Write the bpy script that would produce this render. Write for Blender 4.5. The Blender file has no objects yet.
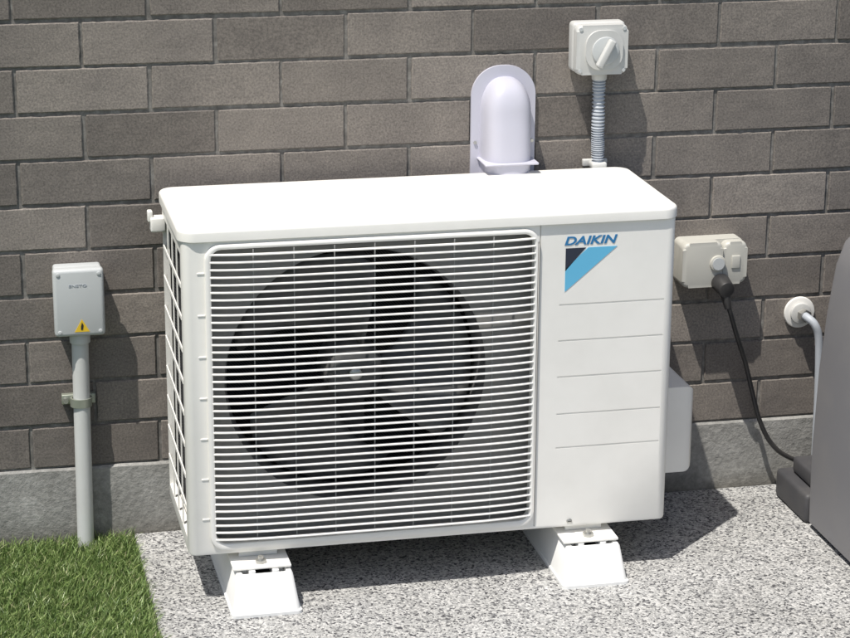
import bpy, bmesh, math, random
import numpy as np
from mathutils import Vector, Matrix, noise
random.seed(7); rng=np.random.default_rng(7)
SC=bpy.context.scene
COL=SC.collection
rad=math.radians

# ---------------------------------------------------------------- materials
def new_mat(name):
    m=bpy.data.materials.new(name); m.use_nodes=True
    nt=m.node_tree; b=nt.nodes["Principled BSDF"]
    return m,nt,b
def objcoord(nt):
    return nt.nodes.new("ShaderNodeTexCoord").outputs["Object"]
def noise_n(nt,scale,detail=4,rough=.55,co=None,vec_scale=None):
    n=nt.nodes.new("ShaderNodeTexNoise"); n.inputs["Scale"].default_value=scale
    n.inputs["Detail"].default_value=detail; n.inputs["Roughness"].default_value=rough
    c=co or objcoord(nt)
    if vec_scale:
        mp=nt.nodes.new("ShaderNodeMapping"); mp.inputs["Scale"].default_value=vec_scale
        nt.links.new(c,mp.inputs[0]); c=mp.outputs[0]
    nt.links.new(c,n.inputs["Vector"]); return n
def ramp(nt,src,stops):
    r=nt.nodes.new("ShaderNodeValToRGB"); cr=r.color_ramp
    while len(cr.elements)<len(stops): cr.elements.new(.5)
    for e,(p,c) in zip(cr.elements,stops):
        e.position=p; e.color=(*c,1) if len(c)==3 else c
    nt.links.new(src,r.inputs[0]); return r
def mix(nt,a,b,fac,mode='MIX'):
    m=nt.nodes.new("ShaderNodeMix"); m.data_type='RGBA'; m.blend_type=mode
    for sock,v in ((m.inputs[0],fac),(m.inputs[6],a),(m.inputs[7],b)):
        if isinstance(v,(int,float)): sock.default_value=v
        elif isinstance(v,tuple): sock.default_value=(*v,1)
        else: nt.links.new(v,sock)
    return m.outputs[2]
def bump(nt,b,h,strength,dist):
    n=nt.nodes.new("ShaderNodeBump"); n.inputs["Strength"].default_value=strength; n.inputs["Distance"].default_value=dist
    nt.links.new(h,n.inputs["Height"]); nt.links.new(n.outputs[0],b.inputs["Normal"]); return n
def plastic(name,col,rough=.45,dirt=.12,metal=0,dirtcol=(.35,.32,.27)):
    m,nt,b=new_mat(name)
    b.inputs["Metallic"].default_value=metal
    if dirt<=0:
        b.inputs["Base Color"].default_value=(*col,1); b.inputs["Roughness"].default_value=rough; return m
    n=noise_n(nt,11,3,.65)
    dc=tuple(c*(1-dirt)+d*dirt for c,d in zip(col,dirtcol))
    r=ramp(nt,n.outputs[0],[(.42,col),(.75,dc)])
    nt.links.new(r.outputs[0],b.inputs["Base Color"])
    rr=nt.nodes.new("ShaderNodeMapRange"); rr.inputs[3].default_value=rough-.08; rr.inputs[4].default_value=rough+.12
    nt.links.new(n.outputs[0],rr.inputs[0]); nt.links.new(rr.outputs[0],b.inputs["Roughness"])
    return m
M_WHITE=plastic("painted_metal_white",(.82,.805,.76),.38,.09)
M_WHITE2=plastic("plastic_white_grille",(.81,.795,.755),.4,.06)
M_RIB=plastic("wire_rib",(.30,.30,.29),.45,0)
M_INNER=plastic("inner_panel",(.20,.20,.195),.5,.3)
M_BLOCK=plastic("block_plastic",(.80,.80,.78),.45,.10)
M_BOXG=plastic("grey_pvc",(.50,.52,.52),.45,.12)
M_PIPE=plastic("conduit_pvc",(.58,.59,.575),.45,.16)
M_CAPW=plastic("cover_pvc",(.53,.525,.60),.35,.08)
M_SWITCH=plastic("switch_plastic",(.56,.56,.54),.4,.10)
M_SOCK=plastic("socket_plastic",(.50,.49,.44),.42,.15)
M_FLEX=plastic("flex_conduit",(.42,.45,.49),.45,.08)
M_GREYD=plastic("dark_grey_plastic",(.10,.10,.105),.5,.1)
M_BLACK=plastic("black_rubber",(.018,.018,.02),.45,.1)
M_FAN=plastic("fan_plastic",(.06,.062,.066),.42,.2)
M_DARK=plastic("dark_interior",(.03,.03,.032),.7,0)
M_BIN=plastic("bin_grey",(.19,.187,.195),.5,.12)
M_BIND=plastic("bin_base",(.05,.05,.055),.55,.1)
M_STEEL=plastic("zinc_steel",(.5,.5,.48),.35,.2,metal=.9)
M_CLAMP=plastic("clamp_steel",(.33,.36,.30),.4,.3,metal=.5)
M_YEL=plastic("warning_yellow",(.75,.5,.03),.4,0)
M_INK=plastic("ink_dark",(.02,.02,.02),.5,0)
M_NAVY=plastic("sticker_navy",(.018,.024,.045),.35,0)
M_BLUE=plastic("sticker_blue",(.12,.45,.68),.35,0)
M_LOGO=plastic("sticker_text",(.02,.17,.38),.35,0)

def coil_mat():
    m,nt,b=new_mat("coil_fins")
    w=nt.nodes.new("ShaderNodeTexWave"); w.inputs["Scale"].default_value=130; w.bands_direction='DIAGONAL'
    nt.links.new(objcoord(nt),w.inputs[0])
    r=ramp(nt,w.outputs[0],[(.3,(.01,.01,.011)),(.9,(.07,.07,.075))])
    nt.links.new(r.outputs[0],b.inputs["Base Color"]); b.inputs["Roughness"].default_value=.6
    return m
M_COIL=coil_mat()
def brick_mat():
    m,nt,b=new_mat("brick_face")
    co=objcoord(nt)
    at=nt.nodes.new("ShaderNodeAttribute"); at.attribute_name="tint"
    base=mix(nt,(.146,.129,.115),(.240,.213,.189),at.outputs["Fac"])
    n1=noise_n(nt,9,3,.65,co); r1=ramp(nt,n1.outputs[0],[(.3,(.82,.82,.83)),(.7,(1.12,1.12,1.11))])
    c=mix(nt,base,r1.outputs[0],1.0,'MULTIPLY')
    n2=noise_n(nt,300,3,.7,co); r2=ramp(nt,n2.outputs[0],[(.33,(.68,.68,.68)),(.5,(1,1,1)),(.72,(1.40,1.39,1.35))])
    c=mix(nt,c,r2.outputs[0],1.0,'MULTIPLY')
    n3=noise_n(nt,2.2,3,.6,co,(1,1,.6)); r3=ramp(nt,n3.outputs[0],[(.35,(.90,.90,.91)),(.65,(1.06,1.06,1.05))])
    c=mix(nt,c,r3.outputs[0],1.0,'MULTIPLY')
    nt.links.new(c,b.inputs["Base Color"]); b.inputs["Roughness"].default_value=.9
    bump(nt,b,n2.outputs[0],.45,.0009)
    return m
def mortar_mat():
    m,nt,b=new_mat("mortar")
    n=noise_n(nt,70,4,.75); r=ramp(nt,n.outputs[0],[(.3,(.105,.10,.092)),(.5,(.165,.155,.142)),(.7,(.26,.25,.232))])
    nt.links.new(r.outputs[0],b.inputs["Base Color"]); b.inputs["Roughness"].default_value=.95
    return m
def concrete_mat():
    m,nt,b=new_mat("footing_concrete")
    co=objcoord(nt)
    n=noise_n(nt,6,6,.7,co); r=ramp(nt,n.outputs[0],[(.32,(.21,.205,.192)),(.5,(.31,.305,.287)),(.68,(.44,.43,.41))])
    n2=noise_n(nt,120,3,.7,co); r2=ramp(nt,n2.outputs[0],[(.3,(.78,.78,.78)),(.7,(1.17,1.17,1.17))])
    c=mix(nt,r.outputs[0],r2.outputs[0],1.0,'MULTIPLY')
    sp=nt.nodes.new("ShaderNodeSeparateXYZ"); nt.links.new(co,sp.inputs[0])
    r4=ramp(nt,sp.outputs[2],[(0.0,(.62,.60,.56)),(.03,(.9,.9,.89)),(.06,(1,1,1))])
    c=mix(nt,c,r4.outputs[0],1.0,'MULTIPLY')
    nt.links.new(c,b.inputs["Base Color"]); b.inputs["Roughness"].default_value=.93
    bump(nt,b,n2.outputs[0],.6,.003)
    return m
def pad_mat():
    m,nt,b=new_mat("exposed_aggregate")
    co=objcoord(nt)
    v=nt.nodes.new("ShaderNodeTexVoronoi"); v.inputs["Scale"].default_value=300; nt.links.new(co,v.inputs["Vector"])
    sep=nt.nodes.new("ShaderNodeSeparateColor"); nt.links.new(v.outputs["Color"],sep.inputs[0])
    r=ramp(nt,sep.outputs[0],[(0,(.07,.07,.075)),(.11,(.17,.17,.175)),(.24,(.33,.33,.325)),(.50,(.44,.44,.43)),(.80,(.58,.575,.56)),(1,(.72,.71,.69))])
    r.color_ramp.interpolation='CONSTANT'
    n=noise_n(nt,650,2,.6,co); r2=ramp(nt,n.outputs[0],[(.3,(.6,.6,.6)),(.7,(1.25,1.25,1.25))])
    c=mix(nt,r.outputs[0],r2.outputs[0],.8,'MULTIPLY')
    n=noise_n(nt,5,4,.65,co); r3=ramp(nt,n.outputs[0],[(.3,(.82,.815,.80)),(.7,(1.08,1.08,1.08))])
    c=mix(nt,c,r3.outputs[0],1.0,'MULTIPLY')
    nt.links.new(c,b.inputs["Base Color"]); b.inputs["Roughness"].default_value=.8
    bump(nt,b,v.outputs["Distance"],.6,-.0022)
    return m
def grass_mat():
    m,nt,b=new_mat("grass_blades")
    at=nt.nodes.new("ShaderNodeAttribute"); at.attribute_name="tint"
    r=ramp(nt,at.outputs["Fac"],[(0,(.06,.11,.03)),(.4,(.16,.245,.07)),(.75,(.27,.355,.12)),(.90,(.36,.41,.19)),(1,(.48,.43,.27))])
    nt.links.new(r.outputs[0],b.inputs["Base Color"]); b.inputs["Roughness"].default_value=.42
    return m
def ground_mat():
    m,nt,b=new_mat("turf_ground")
    n=noise_n(nt,60,4,.7); r=ramp(nt,n.outputs[0],[(.3,(.04,.06,.02)),(.7,(.09,.14,.04))])
    nt.links.new(r.outputs[0],b.inputs["Base Color"]); b.inputs["Roughness"].default_value=.9
    return m
M_BRICK,M_MORT,M_CONC,M_PAD,M_GRASS,M_GROUND=brick_mat(),mortar_mat(),concrete_mat(),pad_mat(),grass_mat(),ground_mat()

# ---------------------------------------------------------------- helpers
def empty(name,loc):
    e=bpy.data.objects.new(name,None); e.location=loc; e.empty_display_size=.05; COL.objects.link(e); return e
def finish(ob,parent=None,mat=None,smooth=False,angle=35):
    if mat: ob.data.materials.append(mat)
    if smooth:
        ob.data.polygons.foreach_set("use_smooth",[True]*len(ob.data.polygons))
        bm=bmesh.new(); bm.from_mesh(ob.data)
        for e in bm.edges:
            if len(e.link_faces)==2 and e.calc_face_angle(0)>rad(angle): e.smooth=False
        bm.to_mesh(ob.data); bm.free()
    if parent:
        ob.parent=parent; ob.matrix_parent_inverse=Matrix.Translation(-parent.location)
    return ob
def from_bm(name,bm,parent=None,mat=None,smooth=False,angle=35):
    bmesh.ops.recalc_face_normals(bm,faces=bm.faces)
    me=bpy.data.meshes.new(name); bm.to_mesh(me); bm.free()
    ob=bpy.data.objects.new(name,me); COL.objects.link(ob)
    return finish(ob,parent,mat,smooth,angle)
def bm_box(x0,x1,y0,y1,z0,z1):
    bm=bmesh.new(); bmesh.ops.create_cube(bm,size=1)
    for v in bm.verts:
        v.co=Vector((x0 if v.co.x<0 else x1, y0 if v.co.y<0 else y1, z0 if v.co.z<0 else z1))
    return bm
def bev(bm,sel,off,seg=3):
    es=[e for e in bm.edges if sel(e)]
    bmesh.ops.bevel(bm,geom=es,offset=off,segments=seg,affect='EDGES',profile=.5)
def vert_edge(e):
    d=e.verts[0].co-e.verts[1].co; return abs(d.x)<1e-5 and abs(d.y)<1e-5
def box(name,x0,x1,y0,y1,z0,z1,mat,parent=None,b=.002,seg=3):
    bm=bm_box(x0,x1,y0,y1,z0,z1)
    if b: bev(bm,lambda e:True,b,seg)
    return from_bm(name,bm,parent,mat,True)
def rrect(x0,x1,z0,z1,r,n=8):
    pts=[]
    if not isinstance(r,(tuple,list)): r=(r,)*4   # tr, tl, bl, br
    cs=[(x1-r[0],z1-r[0],0,r[0]),(x0+r[1],z1-r[1],90,r[1]),(x0+r[2],z0+r[2],180,r[2]),(x1-r[3],z0+r[3],270,r[3])]
    for cx,cz,a0,rr in cs:
        for i in range(n+1):
            a=rad(a0+90*i/n); pts.append((cx+rr*math.cos(a),cz+rr*math.sin(a)))
    return pts
def prism(name,pts,y0,y1,mat,parent=None,b=0,seg=2,smooth=True):
    bm=bmesh.new()
    f=[bm.verts.new((x,y0,z)) for x,z in pts]; k=[bm.verts.new((x,y1,z)) for x,z in pts]
    ff=bm.faces.new(f); bm.faces.new(k[::-1]); n=len(pts)
    for i in range(n): bm.faces.new((f[i],f[(i+1)%n],k[(i+1)%n],k[i]))
    if b:
        bmesh.ops.bevel(bm,geom=list(ff.edges),offset=b,segments=seg,affect='EDGES',profile=.5)
    return from_bm(name,bm,parent,mat,smooth)
def ring(name,outer,inner,y0,y1,mat,parent=None,b=.002):
    bm=bmesh.new(); n=len(outer)
    of=[bm.verts.new((x,y0,z)) for x,z in outer]; ob_=[bm.verts.new((x,y1,z)) for x,z in outer]
    if_=[bm.verts.new((x,y0,z)) for x,z in inner]; ib=[bm.verts.new((x,y1,z)) for x,z in inner]
    for i in range(n):
        j=(i+1)%n
        bm.faces.new((of[i],of[j],if_[j],if_[i])); bm.faces.new((ob_[i],ob_[j],ib[j],ib[i]))
        bm.faces.new((of[i],of[j],ob_[j],ob_[i])); bm.faces.new((if_[i],if_[j],ib[j],ib[i]))
    if b:
        s=set(of); t=set(if_)
        es=[e for e in bm.edges if (e.verts[0] in s and e.verts[1] in s) or (e.verts[0] in t and e.verts[1] in t)]
        bmesh.ops.bevel(bm,geom=es,offset=b,segments=2,affect='EDGES',profile=.5)
    return from_bm(name,bm,parent,mat,True)
def cyl(name,p0,p1,r0,mat,parent=None,r1=None,seg=32,b=0):
    p0=Vector(p0); p1=Vector(p1); d=p1-p0
    bm=bmesh.new(); bmesh.ops.create_cone(bm,cap_ends=True,segments=seg,radius1=r0,radius2=r0 if r1 is None else r1,depth=d.length)
    if b:
        es=[e for e in bm.edges if abs(e.verts[0].co.z-e.verts[1].co.z)<1e-6]
        bmesh.ops.bevel(bm,geom=es,offset=b,segments=2,affect='EDGES',profile=.5)
    q=d.to_track_quat('Z','Y').to_matrix().to_4x4(); q.translation=(p0+p1)/2
    bmesh.ops.transform(bm,matrix=q,verts=bm.verts)
    return from_bm(name,bm,parent,mat,True)
def tube(name,pts,r,mat,parent=None,seg=12,radf=None,smoothpath=True,sub=8):
    P=[Vector(p) for p in pts]
    if smoothpath and len(P)>2:
        Q=[]
        for i in range(len(P)-1):
            a=P[max(i-1,0)];b_=P[i];c=P[i+1];d=P[min(i+2,len(P)-1)]
            for k in range(sub):
                t=k/sub
                Q.append(.5*((2*b_)+(-a+c)*t+(2*a-5*b_+4*c-d)*t*t+(-a+3*b_-3*c+d)*t**3))
        Q.append(P[-1]); P=Q
    bm=bmesh.new(); prev=None; n=len(P); up=None
    for i,p in enumerate(P):
        t=(P[min(i+1,n-1)]-P[max(i-1,0)]).normalized()
        if up is None:
            up=Vector((0,0,1)) if abs(t.z)<.9 else Vector((0,1,0))
        u=(up-t*up.dot(t)).normalized(); w=t.cross(u); up=u
        rr=r if radf is None else radf(i/(n-1))
        row=[bm.verts.new(p+(u*math.cos(2*math.pi*k/seg)+w*math.sin(2*math.pi*k/seg))*rr) for k in range(seg)]
        if prev:
            for k in range(seg): bm.faces.new((prev[k],prev[(k+1)%seg],row[(k+1)%seg],row[k]))
        else: bm.faces.new(row[::-1])
        prev=row
    bm.faces.new(prev)
    return from_bm(name,bm,parent,mat,True,60)
def boolean(ob,cutters):
    for c in cutters:
        md=ob.modifiers.new("b",'BOOLEAN'); md.operation='DIFFERENCE'; md.solver='EXACT'; md.object=c
        dg=bpy.context.evaluated_depsgraph_get(); dg.update()
        me=bpy.data.meshes.new_from_object(ob.evaluated_get(dg))
        ob.modifiers.clear(); ob.data=me
        bpy.data.objects.remove(c)
    return ob
def resmooth(ob,angle=30):
    finish(ob,None,None,True,angle)

# ---------------------------------------------------------------- wall
HF=.1225; MP=.0737; BL=.2092; X0=-.1126; J=.0062
wall=empty("brick_wall",(0,.05,0))
def build_bricks():
    verts=[];faces=[];tint=[]
    rows=34
    for k in range(rows):
        z0=HF+k*MP+J/2; z1=HF+(k+1)*MP-J/2
        off=X0+(0 if (k%2==1) else BL/2)
        i0=int(math.floor((-3.2-off)/BL)); i1=int(math.ceil((4.2-off)/BL))
        for i in range(i0,i1):
            xa=off+i*BL+J/2; xb=off+(i+1)*BL-J/2
            near=(xb>-.5 and xa<1.7 and z0<1.15)
            nx,nz=(26,9) if near else (3,2)
            def par(n,L):
                e=.0014/L
                return [0,e]+[e+(1-2*e)*j/(n) for j in range(1,n)]+[1-e,1]
            us=par(nx,xb-xa); vs=par(nz,z1-z0)
            jx=rng.normal(0,.0006); jz=rng.normal(0,.0005); jy=rng.normal(0,.0005)
            base=len(verts); t=float(np.clip(rng.normal(.5,.30),0,1))
            for b_,v in enumerate(vs):
                for a_,u in enumerate(us):
                    x=xa+(xb-xa)*u+jx; z=z0+(z1-z0)*v+jz; y=jy
                    bord=(a_ in(0,len(us)-1)) or (b_ in (0,len(vs)-1))
                    if near:
                        y+=.0004*noise.noise(Vector((x*40,k*3.1,z*60)))
                    if bord:
                        y+=.0014
                        if near:
                            nn=noise.noise(Vector((x*90,i,z*90)))*.0013+noise.noise(Vector((x*300,i,z*300)))*.0010
                            if b_==0: z-=nn
                            if b_==len(vs)-1: z+=nn
                            if a_==0: x-=nn
                            if a_==len(us)-1: x+=nn
                    verts.append((x,y,z)); tint.append(t)
            W_=len(us);H_=len(vs)
            for b_ in range(H_-1):
                for a_ in range(W_-1):
                    q=base+b_*W_+a_; faces.append((q,q+1,q+W_+1,q+W_))
            loop=[base+a for a in range(W_)]+[base+b_*W_+W_-1 for b_ in range(1,H_)]+[base+(H_-1)*W_+a for a in range(W_-2,-1,-1)]+[base+b_*W_ for b_ in range(H_-2,0,-1)]
            s=len(verts)
            for li in loop:
                x,y,z=verts[li]; verts.append((x,.02,z)); tint.append(t)
            n=len(loop)
            for q in range(n): faces.append((loop[(q+1)%n],loop[q],s+q,s+(q+1)%n))
    me=bpy.data.meshes.new("bricks"); me.from_pydata(verts,[],faces)
    at=me.attributes.new("tint",'FLOAT','POINT'); at.data.foreach_set("value",tint)
    ob=bpy.data.objects.new("bricks",me); COL.objects.link(ob); finish(ob,wall,M_BRICK)
build_bricks()
box("mortar_bed",-3.2,4.2,.0032,.11,HF,HF+34*MP,M_MORT,wall,0)
def footing():
    bm=bmesh.new(); nx=400; zs=[-.15,0,.03,.06,.09,HF-.004,HF-.0005]; g=[]
    for j,z in enumerate(zs):
        row=[]
        for i in range(nx+1):
            x=-3.2+7.4*i/nx
            y=-.003+.0025*noise.noise(Vector((x*9,1,z*14)))
            if j==len(zs)-1: y+=.003
            zz=z+(.0018*noise.noise(Vector((x*22,5,0))) if j>=5 else 0)
            row.append(bm.verts.new((x,y,zz)))
        g.append(row)
    g.append([bm.verts.new((-3.2+7.4*i/nx,.1,HF-.0005)) for i in range(nx+1)])
    for j in range(len(g)-1):
        for i in range(nx): bm.faces.new((g[j][i],g[j][i+1],g[j+1][i+1],g[j+1][i]))
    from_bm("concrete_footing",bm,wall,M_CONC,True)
footing()

# ---------------------------------------------------------------- ground
bm=bmesh.new(); s=60
vs=[bm.verts.new(p) for p in ((-s,-s,-.012),(s,-s,-.012),(s,s,-.012),(-s,s,-.012))]; bm.faces.new(vs)
from_bm("ground",bm,None,M_GROUND)
PX=-.056
bm=bm_box(PX,4.2,-3.2,-.0045,-.10,0)
bev(bm,lambda e:all(abs(v.co.z)<1e-5 for v in e.verts) or (all(abs(v.co.x-PX)<1e-5 for v in e.verts) and vert_edge(e)),.004,2)
from_bm("concrete_pad",bm,None,M_PAD,True)
def grass():
    def blades(n,xr,yr,lmin,lmax,w):
        x=rng.uniform(*xr,n); y=rng.uniform(*yr,n)
        a=rng.uniform(0,2*math.pi,n); L=rng.uniform(lmin,lmax,n)
        lean=rng.uniform(.2,.95,n)*L; la=rng.normal(-1.2,1.4,n)
        w_=w*rng.uniform(.7,1.3,n)
        dx=np.cos(a)*w_/2; dy=np.sin(a)*w_/2
        lx=np.cos(la)*lean; ly=np.sin(la)*lean
        h=np.sqrt(np.maximum(L*L-lean**2*.8,(.25*L)**2))
        z0=-.011
        V=np.empty((n,5,3))
        V[:,0]=np.c_[x-dx,y-dy,np.full(n,z0)]; V[:,1]=np.c_[x+dx,y+dy,np.full(n,z0)]
        mx=x+lx*.35; my=y+ly*.35; mz=z0+h*.62
        V[:,2]=np.c_[mx+dx*.85,my+dy*.85,mz]; V[:,3]=np.c_[mx-dx*.85,my-dy*.85,mz]
        V[:,4]=np.c_[x+lx,y+ly,z0+h]
        np.minimum(V[:,:,1],-.004,out=V[:,:,1])
        return V,rng.beta(2.0,2.0,n)
    A=[blades(40000,(-.50,PX-.001),(-.66,-.006),.016,.030,.0014),
       blades(14000,(-1.5,-.50),(-1.6,-.006),.02,.036,.004),
       blades(8000,(-.50,PX-.001),(-1.6,-.66),.02,.036,.003)]
    V=np.concatenate([a[0] for a in A]); T=np.concatenate([a[1] for a in A]); n=len(V)
    me=bpy.data.meshes.new("artificial_grass")
    F=[]
    for i in (np.arange(n)*5).tolist():
        F.append((i,i+1,i+2,i+3)); F.append((i+3,i+2,i+4))
    me.from_pydata(V.reshape(-1,3).tolist(),[],F)
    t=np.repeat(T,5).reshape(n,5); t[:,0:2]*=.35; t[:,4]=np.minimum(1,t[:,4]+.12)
    at=me.attributes.new("tint",'FLOAT','POINT'); at.data.foreach_set("value",t.ravel())
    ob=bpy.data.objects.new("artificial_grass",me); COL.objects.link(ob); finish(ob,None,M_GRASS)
grass()

# ---------------------------------------------------------------- AC unit
YF=-.314; YB=-.041; ZB=.08; ZT=.578; W=.765
ac=empty("air_conditioner_outdoor_unit",(W/2,-.18,ZB))
bm=bm_box(0,W,YF,YB,ZB,ZT); bev(bm,vert_edge,.013,5)
bev(bm,lambda e:all(abs(v.co.z-ZB)<1e-5 for v in e.verts) ,.004,2)
cab=from_bm("cabinet",bm)
cut=[]
cut.append(from_bm("c",bm_box(.010,.548,-.306,-.05,.088,.570)))
cut.append(prism("c",rrect(.042,.536,.100,.566,.016),-.35,-.29,None))
cut.append(from_bm("c",bm_box(-.02,.02,-.292,-.062,.105,.556)))
for z in (.449,.391,.332,.271,.215):
    cut.append(from_bm("c",bm_box(.579,.748,-.33,-.3125,z-.0014,z+.0014)))
cut.append(from_bm("c",bm_box(.5455,.5475,-.33,-.3115,.086,.60)))
boolean(cab,cut); finish(cab,ac,M_WHITE); resmooth(cab)
bm=bm_box(-.005,W+.004,-.3195,-.036,ZT+.0012,.597); bev(bm,vert_edge,.026,8)
bev(bm,lambda e:all(abs(v.co.z-.597)<1e-5 for v in e.verts),.0055,4)
from_bm("top_lid",bm,ac,M_WHITE,True,40)
ring("grille_rim",rrect(.033,.5445,.0885,.5735,.024),rrect(.042,.536,.100,.566,.016),-.3210,-.3135,M_WHITE2,ac,.003)
def slats():
    bm=bmesh.new(); n=40; zs=np.linspace(.1075,.5590,n)
    xs=[.0405,.046,.052,.060]+list(np.linspace(.08,.50,12))+[.518,.526,.532,.5375]
    for zc in zs:
        prev=None
        for x in xs:
            u=(x-.289)/.2485
            yy=-.3285+.010*abs(u)**6
            hh=.0014; dd=.0031
            sec=[(-dd,-hh*.5),(-dd,hh*.5),(-dd*.6,hh),(dd,hh*.8),(dd,-hh*.8),(-dd*.6,-hh)]
            row=[bm.verts.new((x,yy+a,zc+c)) for a,c in sec]
            if prev:
                for k in range(6): bm.faces.new((prev[k],prev[(k+1)%6],row[(k+1)%6],row[k]))
            else: bm.faces.new(row[::-1])
            prev=row
        bm.faces.new(prev)
    from_bm("grille_slats",bm,ac,M_WHITE2,True,50)
slats()
for i,x in enumerate(np.linspace(.105,.472,7)):
    box("grille_rib_%d"%i,x-.0007,x+.0007,-.3210,-.3180,.101,.565,M_RIB,ac,0)
FX,FZ,FR=.268,.345,.204
pl=from_bm("fan_shroud",bm_box(.0105,.5475,-.280,-.277,.0885,.5695))
boolean(pl,[cyl("c",(FX,-.35,FZ),(FX,-.2,FZ),FR,None,seg=96)]); finish(pl,ac,M_INNER)
def lathe(name,prof,cx,cz,mat,parent,seg=96):
    bm=bmesh.new(); prev=None
    for r,y in prof:
        row=[bm.verts.new((cx+r*math.cos(2*math.pi*k/seg),y,cz+r*math.sin(2*math.pi*k/seg))) for k in range(seg)]
        if prev:
            for k in range(seg): bm.faces.new((prev[k],prev[(k+1)%seg],row[(k+1)%seg],row[k]))
        prev=row
    return from_bm(name,bm,parent,mat,True,60)
lathe("fan_duct",[(FR,-.2795),(FR-.004,-.268),(FR-.006,-.25),(FR-.006,-.215),(FR+.0,-.20),(FR+.003,-.2),(FR+.003,-.2785)],FX,FZ,M_GREYD,ac)
lathe("fan_hub",[(.0001,-.268),(.02,-.268),(.042,-.262),(.048,-.25),(.048,-.20),(.0001,-.20)],FX,FZ,M_FAN,ac,48)
lathe("fan_nut",[(.0001,-.276),(.009,-.276),(.011,-.273),(.012,-.2675),(.014,-.2675)],FX,FZ,M_STEEL,ac,24)
def blade(a0,idx):
    bm=bmesh.new(); g=[]
    for i in range(15):
        t=i/14; row=[]
        for j in range(11):
            s_=j/10; r=.044+s_*.148
            span=rad(52+42*s_); sweep=rad(26)*s_
            ang=a0+sweep+span*(t-.5)
            edge=1-.10*(2*t-1)**4*s_
            y=-.235+(t-.5)*(.062)+.006*math.sin(math.pi*t)
            row.append(bm.verts.new((FX+r*edge*math.cos(ang),y,FZ+r*edge*math.sin(ang))))
        g.append(row)
    for i in range(14):
        for j in range(10): bm.faces.new((g[i][j],g[i+1][j],g[i+1][j+1],g[i][j+1]))
    ob=from_bm("fan_blade_%d"%idx,bm,ac,M_FAN,True)
    md=ob.modifiers.new("s",'SOLIDIFY'); md.thickness=.002
for i in range(3): blade(rad(100+120*i),i)
box("coil_back",.012,.546,-.07,-.055,.09,.568,M_COIL,ac,0)
box("coil_side",.022,.034,-.290,-.072,.09,.568,M_COIL,ac,0)
box("motor_mount",FX-.03,FX+.03,-.19,-.17,.09,.568,M_DARK,ac,.001,1)
for i,y in enumerate((-.236,-.178,-.120)):
    box("side_bar_v%d"%i,.0002,.0018,y-.004,y+.004,.104,.557,M_WHITE2,ac,0)
for i,z in enumerate(np.linspace(.155,.507,8)):
    box("side_bar_h%d"%i,-.0008,.0012,-.293,-.061,z-.003,z+.003,M_WHITE2,ac,0)
box("side_clip",-.020,.004,-.072,-.050,.532,.556,M_WHITE2,ac,.003)
box("side_clip_hook",-.024,-.016,-.068,-.054,.548,.566,M_WHITE2,ac,.002)
for i,z in enumerate(np.linspace(.14,.53,7)):
    box("post_notch_%d"%i,.0215,.0325,YF-.0012,YF+.002,z-.0012,z+.0012,M_WHITE2,ac,.0004,1)
bm=bm_box(.7655,.842,-.218,-.085,.121,.268)
bev(bm,lambda e:all(abs(v.co.x-.842)<1e-5 for v in e.verts),.016,5)
from_bm("valve_cover",bm,ac,M_WHITE,True,40)
def screw(n,x,z):
    cyl(n,(x,YF-.003,z),(x,YF+.001,z),.0045,M_STEEL,ac,seg=20,b=.001)
    box(n+"_slot",x-.003,x+.003,YF-.0034,YF-.0028,z-.0005,z+.0005,M_INK,ac,0)
screw("front_screw",.604,.0905)
for i,x in enumerate((.108,.632)):
    box("foot_%d"%i,x-.045,x+.045,-.345,-.02,.064,.068,M_WHITE,ac,.001,2)
    box("foot_web_%d"%i,x-.030,x+.030,-.30,-.05,.0685,.0795,M_WHITE,ac,.001,2)
    cyl("foot_bolt_%d"%i,(x,-.328,.066),(x,-.328,.079),.0045,M_STEEL,ac,seg=16)
    cyl("foot_nut_%d"%i,(x,-.328,.068),(x,-.328,.0735),.009,M_STEEL,ac,seg=6)
yb=YF-.0006
def poly(name,pts,y,mat,parent):
    bm=bmesh.new(); f=[bm.verts.new((x,y,z)) for x,z in pts]; k=[bm.verts.new((x,y+.0006,z)) for x,z in pts]
    bm.faces.new(f); n=len(pts)
    for i in range(n): bm.faces.new((f[i],f[(i+1)%n],k[(i+1)%n],k[i]))
    return from_bm(name,bm,parent,mat)
poly("badge_dark_triangle",[(.587,.539),(.619,.539),(.587,.503)],yb,M_NAVY,ac)
poly("badge_blue_band",[(.623,.539),(.669,.539),(.587,.470),(.587,.506)],yb,M_BLUE,ac)
def text(name,body,x,z,w,h,mat,parent,y,shear=0,off=0):
    cu=bpy.data.curves.new("t",'FONT'); cu.body=body; cu.size=1; cu.shear=shear; cu.offset=off; cu.extrude=.02
    o=bpy.data.objects.new("t",cu); COL.objects.link(o)
    dg=bpy.context.evaluated_depsgraph_get(); dg.update()
    me=bpy.data.meshes.new_from_object(o.evaluated_get(dg)); bpy.data.objects.remove(o)
    co=np.array([v.co[:] for v in me.vertices]); mn=co.min(0); mx=co.max(0)
    for v in me.vertices:
        c=v.co; v.co=(x+(c.x-mn[0])/(mx[0]-mn[0])*w, y-(c.z-mn[2])/(mx[2]-mn[2])*.0005, z+(c.y-mn[1])/(mx[1]-mn[1])*h)
    me.materials.clear()
    ob=bpy.data.objects.new(name,me); COL.objects.link(ob); return finish(ob,parent,mat)
text("badge_lettering","DAIKIN",.585,.5440,.084,.0135,M_LOGO,ac,YF-.0002,.25,.025)

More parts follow.
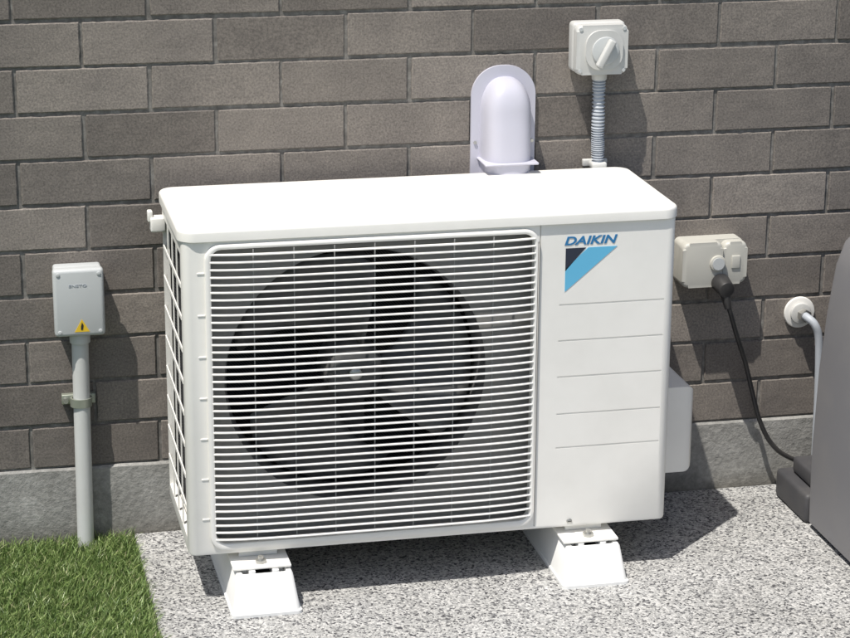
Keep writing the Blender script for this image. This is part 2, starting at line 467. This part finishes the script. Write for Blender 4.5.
# ---------------------------------------------------------------- mounting blocks
def block(name,xc,y0,y1):
    e=empty(name,(xc,(y0+y1)/2,0))
    def rect(hw,ya,yb_,z,r=.010):
        return [(x,y,z) for x,y in rrect(xc-hw,xc+hw,ya,yb_,r,4)]
    bm=bmesh.new()
    levels=[rect(.0545,y0-.002,y1+.002,0,.008),rect(.0545,y0-.002,y1+.002,.005,.008),rect(.052,y0+.001,y1-.001,.0062,.008),
            rect(.0435,y0+.016,y1-.016,.058,.007),rect(.0415,y0+.018,y1-.018,.0605,.006),rect(.034,y0+.026,y1-.026,.0605,.004),rect(.033,y0+.027,y1-.027,.052,.004)]
    prev=None
    for L in levels:
        row=[bm.verts.new(p) for p in L]
        if prev:
            n=len(row)
            for i in range(n): bm.faces.new((prev[i],prev[(i+1)%n],row[(i+1)%n],row[i]))
        prev=row
    bm.faces.new(prev)
    from_bm("block_body",bm,e,M_BLOCK,True,30)
    for sx in (-1,1):
        box("rail",xc+sx*.018-.005,xc+sx*.018+.005,y0+.028,y1-.028,.0522,.0632,M_BLOCK,e,.001,2)
    box("rail_slot",xc-.012,xc+.012,y0+.030,y1-.030,.0521,.0528,M_INK,e,0)
    for k in range(6):
        yy=y0+.05+k*.05
        for sx in(-1,1): box("rib",xc+sx*.028-.004,xc+sx*.028+.004,yy-.0015,yy+.0015,.0522,.0602,M_BLOCK,e,0)
    return e
block("mounting_block",.110,-.377,-.018)
block("mounting_block",.634,-.373,-.018)

# ---------------------------------------------------------------- junction box + pipe
jb=empty("junction_box",(-.135,-.03,.42))
box("base",-.172,-.096,-.030,-.0005,.364,.471,M_BOXG,jb,.005)
box("lid",-.1745,-.0945,-.052,-.031,.362,.473,M_BOXG,jb,.006,4)
for sx in(-.1665,-.1025):
    for sz in(.370,.465): cyl("lid_screw",(sx,-.0532,sz),(sx,-.051,sz),.0032,M_BOXG,jb,seg=16,b=.0006)
poly("warning_label",[(-.1435,.370),(-.1195,.370),(-.1315,.391)],-.0525,M_YEL,jb)
poly("warning_symbol",[(-.1335,.3735),(-.1305,.3735),(-.1292,.381),(-.1315,.386),(-.1334,.379)],-.0530,M_INK,jb)
text("maker_mark","ENSTO",-.150,.4445,.028,.004,M_FLEX,jb,-.0521)
cyl("outlet_collar",(-.134,-.026,.345),(-.134,-.026,.3638),.0165,M_PIPE,jb,b=.001)
cyl("conduit_pipe",(-.1375,-.024,-.012),(-.134,-.025,.352),.0135,M_PIPE,jb)
box("pipe_clamp_back",-.166,-.112,-.012,-.0005,.236,.252,M_CLAMP,jb,.001)
ring("pipe_clamp_x",rrect(-.1535,-.1185,-.0395,-.0095,.0149),rrect(-.1500,-.1220,-.0370,-.0120,.0120),.237,.251,M_CLAMP,jb,0)
o=bpy.data.objects["pipe_clamp_x"]
for v in o.data.vertices: v.co=Vector((v.co.x,v.co.z,v.co.y))
o.data.flip_normals(); o.name="pipe_clamp"
cyl("clamp_bolt",(-.160,-.020,.244),(-.160,-.004,.244),.0045,M_STEEL,jb,seg=12)

# ---------------------------------------------------------------- pipe wall cover
pc=empty("pipe_wall_cover",(.565,-.02,.66))
prism("flange",rrect(.512,.620,.10,.766,(.050,.050,.004,.004),14),-.006,-.0005,M_CAPW,pc,.003,2)
def hood():
    bm=bmesh.new(); prev=None; cx=.567; hw=.040
    secs=[(.10,1,.058),(.60,1,.058),(.64,1,.058),(.67,1,.056),(.69,1,.0535)]
    zt=.692; R=.056
    for a in range(8,90,9):
        s_=math.sin(rad(a)); c_=math.cos(rad(a)); secs.append((zt+R*s_, c_**.8 if c_>0 else 0, .006+.0475*c_**.7))
    for z,wf,dp in secs:
        row=[]
        for k in range(25):
            t=math.pi*k/24
            ex=.62
            cx_=math.copysign(abs(math.cos(t))**ex,math.cos(t)); sy=abs(math.sin(t))**ex
            row.append(bm.verts.new((cx-hw*wf*cx_, -.004-dp*sy, z)))
        if prev:
            for k in range(24): bm.faces.new((prev[k],prev[k+1],row[k+1],row[k]))
        prev=row
    bm.faces.new(prev)
    return from_bm("hood",bm,pc,M_CAPW,True,50)
hood()
box("hood_band",.522,.612,-.066,-.005,.612,.616,M_CAPW,pc,.002)
for sx in (.519,.615): cyl("flange_screw",(sx,-.0085,.64),(sx,-.005,.64),.0028,M_STEEL,pc,seg=12)

# ---------------------------------------------------------------- isolator switch
sw=empty("isolator_switch",(.718,-.03,.79))
box("base",.674,.763,-.030,-.0005,.755,.836,M_SWITCH,sw,.007,4)
prism("cover",rrect(.675,.762,.753,.834,.010),-.048,-.031,M_SWITCH,sw,.006,3)
prism("shroud",rrect(.690,.752,.762,.826,.024,10),-.053,-.0475,M_SWITCH,sw,.003,2)
cyl("dial",(.722,-.0525,.793),(.722,-.057,.793),.023,M_BOXG,sw,b=.002)
bm=bm_box(-.006,.006,-.069,-.057,-.028,.021); bev(bm,lambda e:True,.003,3)
bmesh.ops.rotate(bm,cent=(0,0,0),matrix=Matrix.Rotation(rad(28),3,'Y'),verts=bm.verts); bmesh.ops.translate(bm,vec=(.722,0,.793),verts=bm.verts)
from_bm("handle",bm,sw,M_SWITCH,True)
for sx in(.682,.755):
    for sz in(.760,.828): cyl("cover_screw",(sx,-.0492,sz),(sx,-.047,sz),.003,M_BOXG,sw,seg=12)
cyl("gland",(.722,-.024,.741),(.722,-.024,.756),.0125,M_SWITCH,sw,b=.001)
tube("flexible_conduit",[(.722,-.024,.744),(.7225,-.024,.66),(.724,-.0235,.60),(.724,-.021,.50),(.724,-.021,.36)],.010,M_FLEX,sw,seg=20,sub=45,radf=lambda t:.0098+.0014*(1 if math.sin(t*2*math.pi*62)>0 else -1))
box("saddle_clip",.703,.745,-.010,-.0005,.592,.604,M_SWITCH,sw,.002)
box("saddle_bridge",.711,.737,-.0365,-.011,.592,.604,M_SWITCH,sw,.004)

# ---------------------------------------------------------------- power outlet
po=empty("power_outlet",(.93,-.03,.42))
prism("base",rrect(.870,.984,.385,.461,.010),-.030,-.0005,M_SOCK,po,.003)
prism("cover",rrect(.869,.940,.384,.462,.012),-.052,-.0305,M_SOCK,po,.006,3)
prism("cover_right",rrect(.942,.985,.386,.460,.012),-.048,-.0305,M_SOCK,po,.006,3)
box("switch_rocker",.957,.972,-.0505,-.0475,.414,.436,M_SOCK,po,.001)
cyl("socket_collar",(.931,-.050,.425),(.931,-.056,.425),.014,M_SOCK,po,b=.002)
cyl("socket_face",(.931,-.0555,.425),(.931,-.0575,.425),.0105,M_BOXG,po)
cyl("plug",(.937,-.050,.392),(.938,-.084,.386),.0165,M_BLACK,po,r1=.014,b=.003)
cyl("plug_boot",(.938,-.070,.385),(.944,-.078,.352),.010,M_BLACK,po,r1=.006,b=.001)
tube("power_cable",[(.941,-.076,.366),(.948,-.078,.345),(.966,-.066,.300),(.990,-.05,.245),(1.008,-.042,.190),(1.026,-.038,.135),(1.050,-.036,.090),(1.085,-.036,.060),(1.16,-.036,.030),(1.25,-.036,.012)],.0042,M_BLACK,po)

# ---------------------------------------------------------------- tap
tp=empty("garden_tap",(1.105,-.02,.31))
cyl("wall_flange",(1.102,-.0005,.315),(1.102,-.008,.315),.028,M_WHITE2,tp,b=.003)
cyl("flange_boss",(1.102,-.008,.315),(1.102,-.016,.315),.019,M_SWITCH,tp,b=.003)
tube("pipe_elbow",[(1.102,-.012,.315),(1.105,-.035,.314),(1.114,-.046,.305),(1.122,-.047,.285),(1.126,-.046,.25),(1.130,-.044,.16),(1.132,-.042,.02)],.007,M_FLEX,tp)
cyl("elbow_nut",(1.103,-.018,.3148),(1.105,-.030,.3145),.0115,M_STEEL,tp,seg=6)

# ---------------------------------------------------------------- storage bin (right)
sb=empty("plastic_storage_bin",(1.35,-.45,0))
def bin_body():
    bm=bmesh.new(); prev=None
    lv=[(0.003,1.066,-.206,.018),(.012,1.058,-.200,.018),(.10,1.056,-.200,.018),(.15,1.056,-.200,.018),(.28,1.063,-.200,.02),(.38,1.071,-.200,.02),(.46,1.080,-.202,.022),(.50,1.090,-.207,.025),(.525,1.105,-.218,.03),(.545,1.128,-.236,.04),(.556,1.16,-.262,.05),(.560,1.20,-.30,.06)]
    for z,xl,yb_,r in lv:
        xl-=.008 if z>.2 else .004
        dx=xl-1.056; row=[bm.verts.new((x,y,z)) for x,y in rrect(xl,1.75-dx,-.86+dx,yb_,r,6)]
        if prev:
            n=len(row)
            for i in range(n): bm.faces.new((prev[i],prev[(i+1)%n],row[(i+1)%n],row[i]))
        prev=row
    bm.faces.new(prev)
    from_bm("bin_shell",bm,sb,M_BIN,True,40)
bin_body()
box("rear_base",1.053,1.74,-.196,-.058,.0,.052,M_BIND,sb,.008)
box("rear_base_step",1.072,1.72,-.197,-.085,.053,.082,M_BIND,sb,.006)

# ---------------------------------------------------------------- light, world, camera
d=Vector((.33,.30,-1)).normalized()
sun=bpy.data.lights.new("sun",'SUN'); sun.energy=5.0; sun.angle=rad(.53); sun.color=(1,.96,.895)
so=bpy.data.objects.new("sun",sun); so.rotation_mode='QUATERNION'; so.rotation_quaternion=d.to_track_quat('-Z','Y'); so.location=(-2,-2,4); COL.objects.link(so)
w=bpy.data.worlds.new("World"); SC.world=w; w.use_nodes=True; nt=w.node_tree
sky=nt.nodes.new("ShaderNodeTexSky"); sky.sky_type='NISHITA'; sky.sun_disc=False
sky.sun_elevation=math.asin(-d.z); sky.sun_rotation=math.atan2(-d.x,-d.y); sky.dust_density=2.0; sky.ozone_density=.8
nt.links.new(sky.outputs[0],nt.nodes["Background"].inputs[0]); nt.nodes["Background"].inputs[1].default_value=.12
ya,pi_,ro=rad(12.7981),rad(16.9951),rad(.4057)
F=Vector((math.sin(ya)*math.cos(pi_),math.cos(ya)*math.cos(pi_),-math.sin(pi_)))
R=Vector((math.cos(ya),-math.sin(ya),0)); U=R.cross(F)
R2=R*math.cos(ro)+U*math.sin(ro); U2=U*math.cos(ro)-R*math.sin(ro)
cam=bpy.data.cameras.new("camera"); cam.lens=2258.35*36/850; cam.sensor_width=36; cam.sensor_fit='HORIZONTAL'; cam.clip_start=.05; cam.clip_end=300
co=bpy.data.objects.new("camera",cam); COL.objects.link(co)
Mx=Matrix((R2,U2,-F)).transposed().to_4x4(); Mx.translation=Vector((-.3594,-3.5134,1.4424)); co.matrix_world=Mx
SC.camera=co
SC.view_settings.view_transform='Standard'; SC.view_settings.look='None'; SC.view_settings.exposure=0
